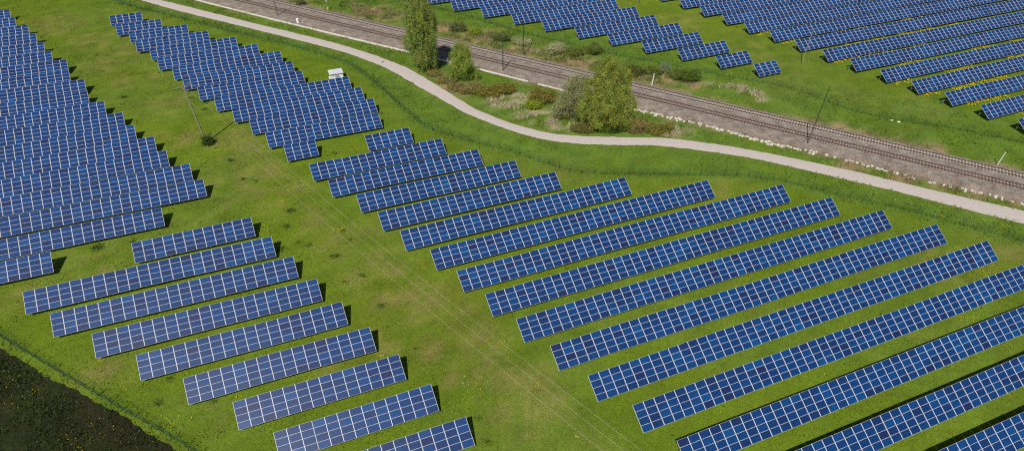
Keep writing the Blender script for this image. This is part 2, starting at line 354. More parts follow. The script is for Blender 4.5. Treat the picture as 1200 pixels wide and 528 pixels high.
e = resample(smooth(FIELD), 1.0); rows_ = 110
fv = []; 
for i in range(len(e)):
    wob = .12 * math.sin(i * 2.3) + .1 * math.sin(i * .61 + 1)
    for j in range(rows_): fv.append((e[i, 0] - j * .26 - wob * (j == 0), e[i, 1] - j * .40 - wob * (j == 0), .012 + min(1, j / 12) * (.05 * math.sin(j * .49 * 2.6) + .05)))
fv = np.array(fv); ii = np.arange(len(fv)).reshape(len(e), rows_)
ff = np.stack([ii[:-1, :-1], ii[:-1, 1:], ii[1:, 1:], ii[1:, :-1]], -1).reshape(-1, 4)[:, ::-1]
q = fbm(fv[:, 0], fv[:, 1], 5, 41)[:, None]
fc = np.array([.022, .019, .011]) * (1 - q) + np.array([.030, .042, .010]) * q
dl_ = (fv[:, 1] - np.interp(fv[:, 0], FIELD[:, 0], FIELD[:, 1])); fc = fc * (.65 + .7 * vnoise(dl_ / .8, fv[:, 0] / 25, 7))[:, None]; ed_ = np.clip(1 + (dl_ + 1.0) / 5, 0, 1)[:, None]; fc = fc * (1 - ed_ * .4) + np.array([.020, .016, .010]) * ed_ * .4
fo = link(bpy.data.objects.new('field', raw_mesh('field', fv, ff, M_soil, colors=fc * 1.0)))
tag(fo, 'dark cropped field in the lower left corner beyond the fence', kind='structure')

pv = np.empty((npath * 5, 3)); 
for k in range(5):
    t = k / 4; pv[k::5] = PL * (1 - t) + PU * t; pv[k::5, 2] = .02 + .05 * (1 - (2 * t - 1) ** 2)
jit = rng.normal(0, .07, (npath, 2)); pv[0::5, :2] += jit; pv[4::5, :2] += rng.normal(0, .07, (npath, 2))
pi = np.arange(npath * 5).reshape(npath, 5)
pf = np.stack([pi[:-1, :-1], pi[1:, :-1], pi[1:, 1:], pi[:-1, 1:]], -1).reshape(-1, 4)
po = link(bpy.data.objects.new('path', raw_mesh('path', pv, pf, M_path))); tag(po, 'pale winding gravel path between the solar park and the railway', kind='structure')

prof = [(135.9, 0.0), (136.5, .06), (138.2, .30), (139.2, .34), (140.0, .36), (141.0, .36), (141.7, .36), (142.4, .36), (143.1, .36), (143.8, .36), (144.8, .33), (145.8, .36), (146.6, .36), (147.3, .36), (148.0, .36), (148.8, .36), (149.4, .30), (150.1, .02)]
ss = np.concatenate([np.arange(-420, -200, 20), np.arange(-200, 80, 1.0), np.arange(80, 321, 20)])
bv = np.array([RP(s, n + (rng.normal(0, .16) if k in (0, len(prof) - 1) else 0), z + (rng.normal(0, .015) if 0 < k < len(prof) - 1 else 0)) for s in ss for k, (n, z) in enumerate(prof)])
bi = np.arange(len(bv)).reshape(len(ss), len(prof))
bf = np.stack([bi[:-1, :-1], bi[1:, :-1], bi[1:, 1:], bi[:-1, 1:]], -1).reshape(-1, 4)
stain = {141.7: (.82, .72, .66), 142.4: (.72, .62, .57), 143.1: (.82, .72, .66), 146.6: (1.0, .92, .86), 147.3: (1.0, .93, .88), 148.0: (1.0, .92, .86), 135.9: (.75, .72, .6), 136.5: (.95, .88, .82), 138.2: (1.05, 1.0, .96), 150.1: (.9, .78, .62)}
bc = np.array([stain.get(n, (1.0, .98, .97)) for s in ss for n, z in prof]) * (.85 + .3 * rng.random((len(bv), 1)))
bo = link(bpy.data.objects.new('railway_bed', raw_mesh('railway_bed', bv, bf, M_ballast, colors=bc))); tag(bo, 'grey stone ballast bed carrying the two railway tracks', kind='structure')

# ------------------------------------------------------------------ railway tracks
def rail_profile():
    return [(-.075, 0), (.075, 0), (.075, .015), (.02, .035), (.02, .125), (.037, .135), (.037, .172), (-.037, .172), (-.037, .135), (-.02, .125), (-.02, .035), (-.075, .015)]
def make_track(nc, smat, label, seed):
    root = empty('railway_track', RP(-60, nc, .36)); tag(root, label, 'railway track', 'tracks of the railway')
    o0 = np.array(root.location); pr = rail_profile(); k = len(pr); S0, S1 = -360, 260
    for side in (-.7525, .7525):
        v = [RP(s, nc + side + a, .36 + .055 + b) - o0 for s in (S0, S1) for a, b in pr]
        f = [tuple((i, (i + 1) % k, k + (i + 1) % k, k + i)) for i in range(k)] + [tuple(range(k))[::-1], tuple(range(k, 2 * k))]
        link(bpy.data.objects.new('rail', raw_mesh('rail', v, f, M_rust)), root)
    mb = MB(); rr = random.Random(seed); rot = Matrix.Rotation(RAIL_AZ, 3, 'Z')
    for i in range(int((S1 - S0) / .64)):
        s = S0 + i * .64 + rr.uniform(-.02, .02)
        mb.box(RP(s, nc + rr.uniform(-.03, .03), .36 - .06) - o0, (.27, 2.5, .23), rot)
    tag(mb.build('sleepers', smat, root), kind='stuff')
make_track(147.3, M_sleepc, 'far railway track with pale concrete sleepers between rusty rails', 1)
make_track(142.4, M_sleepw, 'near railway track with brown stained sleepers, closer to the path', 2)

# concrete cable trough along the near edge, pale stone blocks further right
mb = MB(); rot = Matrix.Rotation(RAIL_AZ, 3, 'Z'); rr = random.Random(5)
s = -300.0
while s < -44:
    L_ = 1.0; off = 136.15 + .25 * math.sin(s * .05)
    if not (-70 < s < -66): mb.box(RP(s, off + rr.uniform(-.02, .02), .12 + rr.uniform(-.015, .015)), (L_ * .97, .46 + .08 * (s < -75), .24), rot)
    s += L_
tr = mb.build('cable_trough', M_conc); tag(tr, 'white concrete cable trough running along the near railway edge', 'cable trough')
mb = MB(); s = -43.0
while s < 70:
    L_ = rr.uniform(.25, .8); dens = .9 if s < 0 else .55
    if rr.random() < dens:
        for k in range(rr.choice((1, 1, 2))):
            a = rr.uniform(-.5, .5)
            mb.box(RP(s, 135.9 + .35 * math.sin(s * .21) + rr.uniform(-.35, .35) - k * .6, .1), (L_ * .9, rr.uniform(.2, .6), rr.uniform(.2, .36)), Matrix.Rotation(RAIL_AZ + a, 3, 'Z') @ Matrix.Rotation(rr.uniform(-.12, .12), 3, 'X'))
    s += L_
es = mb.build('edging_stones', M_stone); tag(es, 'broken line of pale stone blocks edging the railway ballast', 'stones', kind='stuff')

# ------------------------------------------------------------------ solar tables
AZM, AZL, TILT, HS, Z0 = 0.4039031, 0.3970068, 0.4873093, 4.0035, 0.70
MODW, MODH, THK = 1.655, 0.985, .04
def panel_arrays(w=MODW):
    """one framed module: outer box, raised white border, sunken glass"""
    bx, by, rec, h = .031, .014, .004, MODH
    o = [(0, 0), (w, 0), (w, h), (0, h)]; i_ = [(bx, by), (w - bx, by), (w - bx, h - by), (bx, h - by)]
    V = [(x, y, 0) for x, y in o] + [(x, y, THK) for x, y in o] + [(x, y, THK) for x, y in i_] + [(x, y, THK - rec) for x, y in i_]
    F = [(0, 3, 2, 1)] + [(k, (k + 1) % 4, 4 + (k + 1) % 4, 4 + k) for k in range(4)] + [(4 + k, 4 + (k + 1) % 4, 8 + (k + 1) % 4, 8 + k) for k in range(4)] + [(8 + k, 8 + (k + 1) % 4, 12 + (k + 1) % 4, 12 + k) for k in range(4)] + [(12, 13, 14, 15)]
    uv = []
    for f in F:
        for k in f: uv.append(((V[k][0] - bx) / (w - 2 * bx) * 10, (V[k][1] - by) / (h - 2 * by) * 6))
    return np.array(V), np.array(F), np.array(uv), [0] * (len(F) - 1) + [1]
PV, PF, PUV, PMI = panel_arrays()
panel_me = raw_mesh('panel', PV, PF, [M_alu, M_glass], mi=PMI, uv=PUV)
def frame_mesh():
    mb = MB(); ct, st = math.cos(TILT), math.sin(TILT)
    def at(y, dz): return (0, y * ct + dz * st, Z0 + y * st - dz * ct)
    a, b = at(.75, .27), at(3.15, .27)
    mb.bar((a[0], a[1], -.2), a, .05, n=4); mb.bar((b[0], b[1], -.2), b, .05, n=4)
    c = at(2.0, .25); mb.box(c, (.06, 3.7, .10), Matrix.Rotation(TILT, 3, 'X'))
    d = (b[0], b[1], .55); mb.bar(d, at(1.9, .28), .03, n=4)
    return mb.mesh('support_frame', M_steel)
frame_me = frame_mesh()
ORD = ['first', 'second', 'third', 'fourth', 'fifth', 'sixth', 'seventh', 'eighth', 'ninth', 'tenth', 'eleventh', 'twelfth', 'thirteenth', 'fourteenth', 'fifteenth', 'sixteenth', 'seventeenth', 'eighteenth', 'nineteenth', 'twentieth', 'twenty-first']
def solar_table(az, n, s0, s1, ncol, label, group, box=False):
    d = np.array([math.cos(az), math.sin(az), 0]); nn = np.array([-math.sin(az), math.cos(az), 0])
    org = d * s0 + nn * n
    root = empty('solar_table', org, az); tag(root, label, 'solar panels', group)
    pitch = (s1 - s0) / ncol
    ct, st = math.cos(TILT), math.sin(TILT)
    mid = org + d * (s1 - s0) / 2 + np.array([0, 0, 1.5])
    # seen width of a module, in photograph pixels
    pts = [p for p in (org + d * t + np.array([0, 0, 1.5]) for t in np.linspace(0, s1 - s0, 9)) if -20 < proj(p)[0][0] < 1220 and -20 < proj(p)[0][1] < 548]
    pw = max([np.hypot(*(proj(p + d * pitch)[0] - proj(p)[0])) for p in pts] or [0])
    rr = random.Random(int(n * 100) + int(s0 * 7))
    ph, amp = rr.uniform(0, 6.28), rr.uniform(.02, .07); tb = [rr.uniform(-.035, .035) for _ in range(ncol // 6 + 2)]
    dz = [rr.uniform(-.012, .012) + tb[(i + 3) // 6] + amp * math.sin(ph + i * .21) for i in range(ncol)]        # tables are never perfectly true
    tj = [rr.uniform(-.006, .006) for _ in range(ncol // 6 + 2)]
    if pw >= 9.3:
        for i in range(ncol):
            for j in range(4):
                o = bpy.data.objects.new('panel', panel_me); col.objects.link(o); o.parent = root
                y = j * 1.001 + .004
                o.location = (i * pitch + (pitch - MODW) / 2, y * ct, Z0 + y * st + dz[i]); o.rotation_euler = (TILT + tj[(i + 3) // 6] + rr.uniform(-.003, .003), rr.uniform(-.003, .003), 0)
    else:
        vs, fs, uvs, ms, cs = [], [], [], [], []
        for i in range(ncol):
            for j in range(4):
                y = j * 1.001 + .004; b = len(vs) * 16
                v = PV.copy(); yy = v[:, 1] + y; zz = v[:, 2]
                vs.append(np.stack([v[:, 0] + i * pitch + (pitch - MODW) / 2, yy * ct - zz * st, Z0 + yy * st + zz * ct + dz[i]], 1))
                fs.append(PF + b); uvs.append(PUV); ms += PMI; cs.append(np.full((16, 3), rr.random()))
        me = raw_mesh('panels', np.concatenate(vs), np.concatenate(fs), [M_alu, M_glassj], mi=ms, uv=np.concatenate(uvs), colors=np.concatenate(cs))
        tag(link(bpy.data.objects.new('panels', me), root), kind='stuff')
    L_ = s1 - s0
    rail = MB().box((L_ / 2, 0, 0), (L_ - .1, .05, .07)).mesh('rail', M_steel)
    for y in (.5, 1.5, 2.5, 3.5):
        o = link(bpy.data.objects.new('rail', rail), root); o.location = (0, y * ct + .16 * st, Z0 + y * st - .16 * ct); o.rotation_euler = (TILT, 0, 0)
    nf = max(2, int(round(L_ / 5.0)) + 1)
    for i in range(nf):
        o = link(bpy.data.objects.new('support_frame', frame_me), root); o.location = (.5 + (L_ - 1.0) * i / (nf - 1), 0, 0)
    if box:
        MB().box((-.12, 2.9, .75), (.35, .3, .55)).build('junction_box', M_teal, root)
    return root
PIT = 1.69
# central block: (row offset, left end, right end, columns)
MR = [(120.3, 15.07, 25.15, 6), (113.05, 1.92, 30.55, 17), (105.87, 4.47, 36.5, 19), (98.7, 8.68, 42.27, 20), (91.53, 11.23, 48.24, 22), (84.42, 13.67, 60.54, 28), (77.28, 17.22, 75.72, 35), (70.25, 19.8, 88.8, 41), (63.1, 22.28, 94.8, 43), (56.0, 24.84, 100.9, 45), (48.88, 27.44, 107.04, 47), (41.76, 30.16, 111.4, 48), (34.75, 33.45, 33.45 + 50 * PIT, 50), (27.6, 35.95, 35.95 + 43 * PIT, 43), (20.45, 38.6, 38.6 + 35 * PIT, 35), (13.3, 41.2, 41.2 + 28 * PIT, 28)]
NM = len(MR)
for k, (n, a, b, c) in enumerate(MR):
    if k == 0: lb = 'short six column row of blue solar panels topping the central block'
    elif k == NM - 1: lb = 'row of blue solar panels cut off by the bottom right corner'
    else: lb = 'row of blue solar panels, %s from the top in the central block' % ORD[k]
    solar_table(AZM, n, a, b, c, lb, 'solar panel rows of the central block')
LR = [(98.8, -31.95, -11.63, 12), (91.57, -47.71, -8.76, 23), (84.4, -43.02, -5.85, 22), (77.23, -36.62, -2.97, 20), (70.17, -30.3, -.12, 18), (63.04, -23.98, 2.8, 16), (56.0, -17.73, 5.61, 14), (48.9, -13.1, 8.47, 13), (41.85, -8.8, 11.3, 12), (34.7, -4.5, 14.1, 11)]
for k, (n, a, b, c) in enumerate(LR):
    lb = 'row of blue solar panels, %s from the top in the lower left block' % ORD[k]
    if k == 9: lb = 'row of blue solar panels whose corner just enters at the bottom edge'
    solar_table(AZL, n, a, b, c, lb, 'solar panel rows of the lower left block')
LF = [(101.33, -44.77), (108.3, -27.09), (115.5, -19.36), (122.6, -21.76), (129.8, -26.18), (137.0, -28.69), (144.25, -32.94), (151.75, -35.62), (159.15, -39.91), (166.6, -44.1), (174.0, -45.31), (181.3, -49.5), (188.6, -50.64), (196.1, -55.06), (203.6, -57.77), (211.3, -60.6), (219.1, -63.58), (226.8, -67.9), (234.8, -70.46), (242.9, -74.6)]
for k, (n, b) in enumerate(LF):
    d = np.array([math.cos(AZL), math.sin(AZL), 0]); nn = np.array([-math.sin(AZL), math.cos(AZL), 0]); c = 2
    while proj(d * (b - c * PIT) + nn * n + np.array([0, 0, 1.0]))[0][0] > -22: c += 1
    lb = 'row of blue solar panels, %s from the bottom in the left edge block' % ORD[k]
    solar_table(AZL, n, b - c * PIT, b, c, lb, 'solar panel rows of the left edge block')
TLR = [(218.2, -42.16, -33.32, 5), (210.4, -40.18, -27.82, 7), (203.07, -36.34, -20.67, 9), (195.6, -34.46, -15.15, 11), (188.4, -30.59, -8.09, 13), (180.9, -28.62, -2.86, 15), (173.6, -24.97, 2.44, 16), (166.15, -22.57, 4.58, 16), (158.9, -19.21, 6.2, 15), (151.45, -15.66, 16.69, 19), (144.28, -12.09, 18.48, 18), (137.14, -8.78, 19.98, 17), (129.75, -5.95, 19.45, 15), (122.74, -2.86, 3.79, 4)]
for k, (n, a, b, c) in enumerate(TLR):
    lb = 'row of blue solar panels, %s from the top in the block beside the white hut' % ORD[k]
    if k == 13: lb = 'small four column solar table at the bottom of the block beside the white hut'
    solar_table(AZL, n, a, b, c, lb, 'solar panel rows of the block beside the white hut')
CR = [(118.7, 119.37, 126.86), (126.6, 112.85, 123.41), (134.8, 105.93, 121.88), (142.85, 99.18, 118.39), (151.1, 92.67, 116.95), (159.2, 86.13, 113.45), (167.7, 79.21, 111.76), (176.0, 72.63, 109.0), (184.8, 65.88, 107.4), (193.4, 58.8, 105.5), (202.5, 52.64, 104.0)]
for k, (n, a, b) in enumerate(CR):
    lb = 'row of blue solar panels, %s from the right tip of the block behind the trees' % ORD[k]
    solar_table(AZM, n, a, b, int(round((b - a) / 1.72)), lb, 'solar panel rows of the block behind the railway trees')
RR_ = [(71.04, 158.14), (79.3, 156.06), (87.4, 153.5), (95.48, 151.1), (103.4, 148.55), (111.5, 145.95), (119.2, 143.35), (127.6, 140.95), (135.8, 138.57), (143.9, 135.7), (151.95, 133.5), (160.3, 130.95), (168.6, 128.64), (177.2, 125.83)]
for k, (n, a) in enumerate(RR_):
    d = np.array([math.cos(AZM), math.sin(AZM), 0]); nn = np.array([-math.sin(AZM), math.cos(AZM), 0]); c = 3
    while c < 70:
        q = proj(d * (a + c * PIT) + nn * n + np.array([0, 0, .7]))[0]
        if q[0] > 1225 or q[1] < -10: break
        c += 1
    lb = 'row of blue solar panels, %s up from the right edge in the upper right block' % ORD[k]
    solar_table(AZM, n, a, a + c * PIT, c, lb, 'solar panel rows of the upper right block', box=(k in (2, 5)))

# ------------------------------------------------------------------ fences of green wire mesh
def wire_panel(L_, h):
    V, F = [], []
    def wire(a, b, r):
        a = np.array(a); b = np.array(b); k = len(V); ax = 2 if abs(b[2] - a[2]) > .1 else 0
        for p in (a, b):
            for an in (0, 2.094, 4.189):
                c, s_ = r * math.cos(an), r * math.sin(an)
                V.append(p + (np.array([c, s_, 0]) if ax == 2 else np.array([0, c, s_])))
        for i in range(3): j = (i + 1) % 3; F.append((k + i, k + j, k + 3 + j, k + 3 + i))
    for i in range(1, int(L_ / .05)): wire((i * .05, 0, .05), (i * .05, 0, h), .002)
    z = .06
    while z < h: wire((0, .007, z), (L_, .007, z), .003); wire((0, -.007, z), (L_, -.007, z), .003); z += .2
    return raw_mesh('mesh_panel', np.array(V), np.array(F), M_fence)
def fence(P, h, label, bay=2.52):
    P = resample(P, bay); root = empty('wire_fence', (P[0][0], P[0][1], 0)); tag(root, label, 'fence')
    post = MB().box((0, 0, h / 2), (.07, .07, h + .1)).mesh('post', M_fence); pm = wire_panel(bay, h)
    for i, p in enumerate(P):
        o = link(bpy.data.objects.new('post', post), root); o.location = Vector((p[0], p[1], 0)) - root.location
        if i + 1 < len(P):
            q = P[i + 1] - p; o.rotation_euler.z = math.atan2(q[1], q[0])
            w = link(bpy.data.objects.new('mesh_panel', pm), root); w.location = o.location; w.rotation_euler.z = o.rotation_euler.z
            w.scale.x = np.hypot(q[0], q[1]) / bay
    return root
fence(FA, 1.7, 'long green wire mesh fence between the solar park and the path')
fence(FB, 1.9, 'dark green wire mesh fence beside the dark field, lower left')
fence(FC, 1.5, 'green wire mesh fence on the grass slope beyond the railway')

# ------------------------------------------------------------------ power line, masts, posts
pb = G(241.5, 167); H_P = 13.45
pole = empty('power_pole', pb); tag(pole, 'tall wooden power pole with a crossarm rising from a round bush', 'power pole')
MB().tube([(0, 0, -.3), (0, 0, 7), (0, 0, H_P)], [.20, .17, .12], 8).build('shaft', M_wood, pole)
wd = np.array([83.53, -83.04, 0]); wd /= np.hypot(*wd[:2]); wp = np.array([-wd[1], wd[0], 0])
arm = MB(); arm.bar(Vector(-wp * 1.75) + Vector((0, 0, H_P - .35)), Vector(wp * 1.75) + Vector((0, 0, H_P - .35)), .075, n=6); arm.build('crossarm', M_wood, pole)
for k in (-1.65, 0, 1.65):
    b0 = Vector(wp * k) + Vector((0, 0, H_P - .28 if k else H_P)); MB().bar(b0, b0 + Vector((0, 0, .3)), .07, .05, 8).build('insulator', M_porc, pole)
for k, nm in ((1.65, 'power line wire nearest the central block, right of three'), (0.0, 'middle power line wire of three over the grass strip'), (-1.65, 'power line wire nearest the lower left block, left of three')):
    pts = []
    for s in np.linspace(0, 150, 61):
        z = H_P + .02 - 5.35 + 5.35 * ((s - 97.0) / 97.0) ** 2 + (.3 if k == 0 else 0)
        pts.append(Vector(pb + wd * s + wp * k) + Vector((0, 0, z)))
    o = MB().tube(pts, [.0085] * 61, 4).build('power_wire', M_wire); tag(o, nm, 'wire', 'wires of the overhead power line')
def lattice_mast(px, h, w, mt, label, cap=True, leg=.075):
    b = G(*px); root = empty('catenary_mast', b, RAIL_AZ); tag(root, label, 'mast', 'masts along the railway')
    mb = MB(); t = .6
    for sx in (-1, 1): mb.tube([(sx * w / 2, 0, .1), (sx * w / 2 * t, 0, h)], [leg, leg * .85], 4)
    k = int(h / .7)
    for i in range(k):
        za, zb = .2 + i * .7, .2 + (i + 1) * .7; wa = w / 2 * (1 - (1 - t) * za / h); wb = w / 2 * (1 - (1 - t) * min(zb, h) / h); s = 1 if i % 2 else -1
        mb.bar((s * wa, 0, za), (-s * wb, 0, min(zb, h)), .025, n=4)
    mb.build('column', mt, root)
    MB().box((0, 0, .05), (w + .3, .5, .5)).build('foundation', M_ballast2, root)
    if cap: MB().box((0, 0, h + .06), (w * .8, .24, .12)).build('cap', mt, root)
    return root
lattice_mast((326, 19.5), 10.5, .36, M_mastbrown, 'rust brown railway mast by the cable trough at the upper left')
lattice_mast((589.5, 84), 8.75, .18, M_mast, 'thin dark railway mast behind the brown shrubs near the round tree')
lattice_mast((613, 65.5), 9.1, .18, M_mast, 'thin dark railway mast on the far side of the tracks')
lattice_mast((945.75, 169.5), 13.0, .18, M_mast, 'tall dark lattice mast between path and tracks on the right', leg=.045)
def simple_pole(px, h, r, mt, name, label, cat, lean=(0, 0)):
    b = G(*px); root = empty(name, b); tag(root, label, cat)
    MB().tube([(0, 0, -.3), (lean[0] * .5, lean[1] * .5, h * .5), (lean[0], lean[1], h)], [r, r * .9, r * .75], 8).build('shaft', mt, root)
    MB().bar((lean[0], lean[1], h), (lean[0], lean[1], h + .08), r * 1.1, r * .9, 8).build('cap', mt, root)
    return root
simple_pole((939, 76), 9.35, .11, M_wood, 'wooden_pole', 'thin bare pole standing before the upper right solar rows', 'pole')
simple_pole((747.5, 4.6), 8.0, .11, M_wood, 'wooden_pole', 'thin bare pole at the top edge right of the back block', 'pole')
p1 = simple_pole((1168.75, 193), 3.25, .10, M_white, 'marker_post', 'white post with dark tip beside the tracks, far right', 'post')
MB().bar((0, 0, 3.25), (0, 0, 3.6), .115, .115, 8).build('dark_tip', M_mast, p1)
simple_pole((763.75, 100.75), 3.15, .13, M_white, 'marker_post', 'white post beyond the tracks right of the big willow', 'post', lean=(.1, 0))
sg = empty('trackside_signal', G(384.5, 11.5)); tag(sg, 'slim grey signal post with yellow foot beyond the tracks', 'signal')
MB().bar((0, 0, .6), (0, 0, 2.5), .09, .07, 8).build('post', M_steel, sg); MB().box((0, 0, .3), (.45, .45, .6)).build('foot', M_yel, sg); MB().box((0, -.05, 2.6), (.4, .2, .5)).build('head', M_grey, sg)
cb_ = empty('trackside_cabinet', G(349.8, 27.6), RAIL_AZ); tag(cb_, 'small white cabinet standing at the concrete trough', 'cabinet')
MB().box((0, 0, .72), (.75, .5, 1.3)).build('body', M_white, cb_); MB().box((0, 0, 1.41), (.85, .6, .08)).build('roof', M_white, cb_); MB().box((0, -.262, .72), (.6, .02, 1.1)).build('door', M_white, cb_)

# hut (transformer station)
hb = G(388.3, 95.3); hut = empty('transformer_hut', hb, AZL); tag(hut, 'small white flat roofed hut behind the solar panels', 'hut')
HW, HD, HH = 3.3, 2.5, 1.7
MB().box((HW / 2, HD / 2, HH / 2), (HW, HD, HH)).build('walls', M_white, hut)
MB().box((HW / 2, HD / 2, HH + .09), (HW + .3, HD + .3, .18)).build('roof', M_roof, hut)
dr = MB().box((1.75, -.03, .82), (1.0, .06, 1.5)).build('door', M_grey, hut); MB().box((2.12, -.08, .9), (.05, .05, .18)).build('handle', M_steel, dr)
MB().box((.65, -.02, 1.45), (.55, .04, .35)).build('vent', M_grey, hut)
MB().box((HW / 2, HD / 2, .04), (HW + .5, HD + .5, .12)).build('plinth', M_conc, hut)

# crow on the path
bd = empty('bird', G(448.6, 73.4, .06), 1.1); tag(bd, 'black bird standing alone on the pale path', 'bird')
def lathe_body():
    V, F = [], []; prof_ = [(-.42, .01, .02, .17), (-.30, .05, .02, .19), (-.2, .07, .05, .22), (-.05, .10, .10, .25), (.08, .10, .10, .28), (.17, .07, .07, .34), (.22, .055, .055, .40), (.27, .05, .05, .42), (.31, .02, .02, .41), (.38, .006, .006, .40)]
    n = 10
    for x, ry, rz, z in prof_:
        for i in range(n): a = 2 * math.pi * i / n; V.append((x, ry * math.cos(a), z + rz * math.sin(a)))
    for k in range(len(prof_) - 1):
        for i in range(n): j = (i + 1) % n; F.append((k * n + i, k * n + j, (k + 1) * n + j, (k + 1) * n + i))
    F.append(tuple(range(n))[::-1]); F.append(tuple(range((len(prof_) - 1) * n, len(prof_) * n)))
    for sy in (-.04, .04):
        b = len(V); mb = MB(); mb.bar((.0, sy, 0), (.01, sy, .2), .008, .016, 5); V += mb.v; F += [tuple(b + i for i in f) for f in mb.f]
    return raw_mesh('body', V, F, M_bird, smooth=True)
link(bpy.data.objects.new('body', lathe_body()), bd)
for px, sz, lb in (((1045, 141), .28, 'left of two pale stones lying in the grass beyond the railway'), ((1053, 143), .36, 'right of two pale stones lying in the grass beyond the railway')):
    rr2 = random.Random(px[0]); V = []
    for k in range(5):
        for i in range(8): a = i * math.pi / 4; rad = sz * math.cos((k / 4 - .1) * 1.45) * rr2.uniform(.8, 1.15); V.append((rad * 1.3 * math.cos(a), rad * math.sin(a) * .8, sz * .75 * math.sin(k / 4 * 1.5) - .05))
    F_ = [(k * 8 + i, k * 8 + (i + 1) % 8, k * 8 + 8 + (i + 1) % 8, k * 8 + 8 + i) for k in range(4) for i in range(8)] + [tuple(range(32, 40))]
    o = link(bpy.data.objects.new('stone', raw_mesh('stone', V, F_, M_stone))); o.location = G(*px); tag(o, lb, 'stone')

# ------------------------------------------------------------------ trees and shrubs
def leaves(lobes, nclump, nleaf, size, colr, spread=.45, droop=0.0, shell=.55, seed=0, var=.35):
    g = np.random.default_rng(seed); lobes = np.array(lobes, float)
    w = (lobes[:, 3] * lobes[:, 4] * lobes[:, 5]) ** (2 / 3); w /= w.sum()
    li = g.choice(len(lobes), nclump, p=w); dirs = g.normal(size=(nclump, 3)); dirs /= np.linalg.norm(dirs, axis=1)[:, None]
    rad = shell + (1 - shell) * g.random(nclump) ** .6
    st = g.random(nclump) < .22; rad[st] = 1.0 + .32 * g.random(st.sum())
    C = lobes[li, :3] + dirs * rad[:, None] * lobes[li, 3:6]
    C[:, 2] = np.maximum(C[:, 2], .15)
    gap = np.sin(C[:, 0] * 1.9 + 1.3 * C[:, 2] + seed) * np.sin(C[:, 1] * 1.7 - C[:, 2] * 1.1 + seed * .7); keep = gap < .45 + .5 * g.random(nclump); C, dirs, rad, nclump = C[keep], dirs[keep], rad[keep], int(keep.sum())
    tone = 1 + var * (g.random(nclump) * 2 - 1)
    hue = g.normal(0, .07, nclump)
    P = np.repeat(C, nleaf, 0) + g.normal(0, spread, (nclump * nleaf, 3)) * np.array([1, 1, .75])
    if droop:
        t = g.random(nclump * nleaf); P[:, 2] -= t * droop * np.repeat(.5 + g.random(nclump), nleaf)
        P[:, :2] = np.repeat(C[:, :2], nleaf, 0) + (P[:, :2] - np.repeat(C[:, :2], nleaf, 0)) * .62
    P[:, 2] = np.maximum(P[:, 2], .06)
    n = len(P); out = np.repeat(dirs, nleaf, 0); nor = g.normal(size=(n, 3)) + out * .9 + np.array([0, 0, .5]); nor /= np.linalg.norm(nor, axis=1)[:, None]
    a = np.cross(nor, g.normal(size=(n, 3))); a /= np.linalg.norm(a, axis=1)[:, None]; b = np.cross(nor, a)
    s = size * (.6 + .8 * g.random(n)); asp = .45 + .3 * g.random(n)
    if droop: a = a * .5 + np.array([0, 0, -1.0]); a /= np.linalg.norm(a, axis=1)[:, None]; b = np.cross(nor, a); b /= np.linalg.norm(b, axis=1)[:, None]; asp = asp * .75
    s = s[:, None]; asp = asp[:, None]
    V = np.stack([P - a * s, P + b * s * asp, P + a * s, P - b * s * asp], 1).reshape(-1, 3)
    F = np.arange(n * 4).reshape(n, 4)
    T = np.repeat(tone, nleaf) * (.85 + .3 * g.random(n)); hu = np.repeat(hue, nleaf)
    c = np.array(colr)[None] * T[:, None]; c[:, 0] *= 1 + hu * 1.6; c[:, 2] *= 1 - hu
    return V, F, np.repeat(np.clip(c, .002, .9), 4, 0)
def limbs(h, r, lobes, nb, seed, base=.12):
    g = random.Random(seed); mb = MB()
    pts = [(0, 0, -.2)] + [(g.uniform(-.25, .25) * k, g.uniform(-.25, .25) * k, h * k / 5) for k in range(1, 6)]
    mb.tube(pts, [r * (1 - .17 * k) for k in range(6)], 7)
    for i in range(nb):
        k = g.uniform(base, .8); z = h * k; l = lobes[i % len(lobes)]
        e_ = Vector((l[0] + g.uniform(-.5, .5) * l[3], l[1] + g.uniform(-.5, .5) * l[4], l[2] + g.uniform(-.2, .5) * l[5]))
        m = Vector((e_.x * .5, e_.y * .5, z + (e_.z - z) * .35 + .3))
        mb.tube([(0, 0, z), m, e_], [r * .38, r * .22, r * .07], 5)
    return mb
def tree(px, name, label, h, r, lobes, colr, cat, nclump, nleaf, size, nb, group=None, crown='crown', trunk='trunk', off=(0, 0, 0), **kw):
    b = G(*px) + np.array(off); root = empty(name, b); tag(root, label, cat, group); sd = int(abs(b[0]) * 31 + b[1] * 17)
    V, F, c = leaves(lobes, nclump, nleaf, size, colr, seed=sd, **kw)
    link(bpy.data.objects.new(crown, raw_mesh(crown, V, F, M_leaf, colors=c)), root)
    limbs(h, r, lobes, nb, sd).build(trunk, M_bark, root)
    return root
lob = [(0, 0, 10.0, 3.3, 3.3, 7.2), (.2, 0, 15.2, 2.9, 2.9, 4.2)]
for k in range(13):
    a = k * 2.4; z = 4.0 + k * 1.12; R_ = (2.0 if z < 6 else 2.9) if z < 13 else 2.0
    lob.append((R_ * math.cos(a), R_ * math.sin(a), z, 1.7, 1.7, 2.3))
tree((497, 82), 'weeping_tree', 'tall narrow light green tree with drooping branches beside the path', 16, .32, lob, (.31, .375, .088), 'tree', 1150, 60, .15, 14, spread=.42, droop=2.2, shell=.55, var=.28)
lob = [(0, 0, 4.8, 2.2, 2.2, 4.2), (.3, 0, 7.8, 1.9, 1.9, 2.0), (1.8, .2, 3.2, 1.7, 1.7, 2.2), (-1.5, -.4, 3.2, 1.5, 1.5, 2.2), (1.2, -1.2, 4.8, 1.7, 1.7, 2.0), (-1.0, 1.0, 6.2, 1.6, 1.6, 1.9), (3.2, .0, 2.2, 1.5, 1.4, 1.6), (1.4, .4, 7.0, 1.5, 1.5, 1.6)]
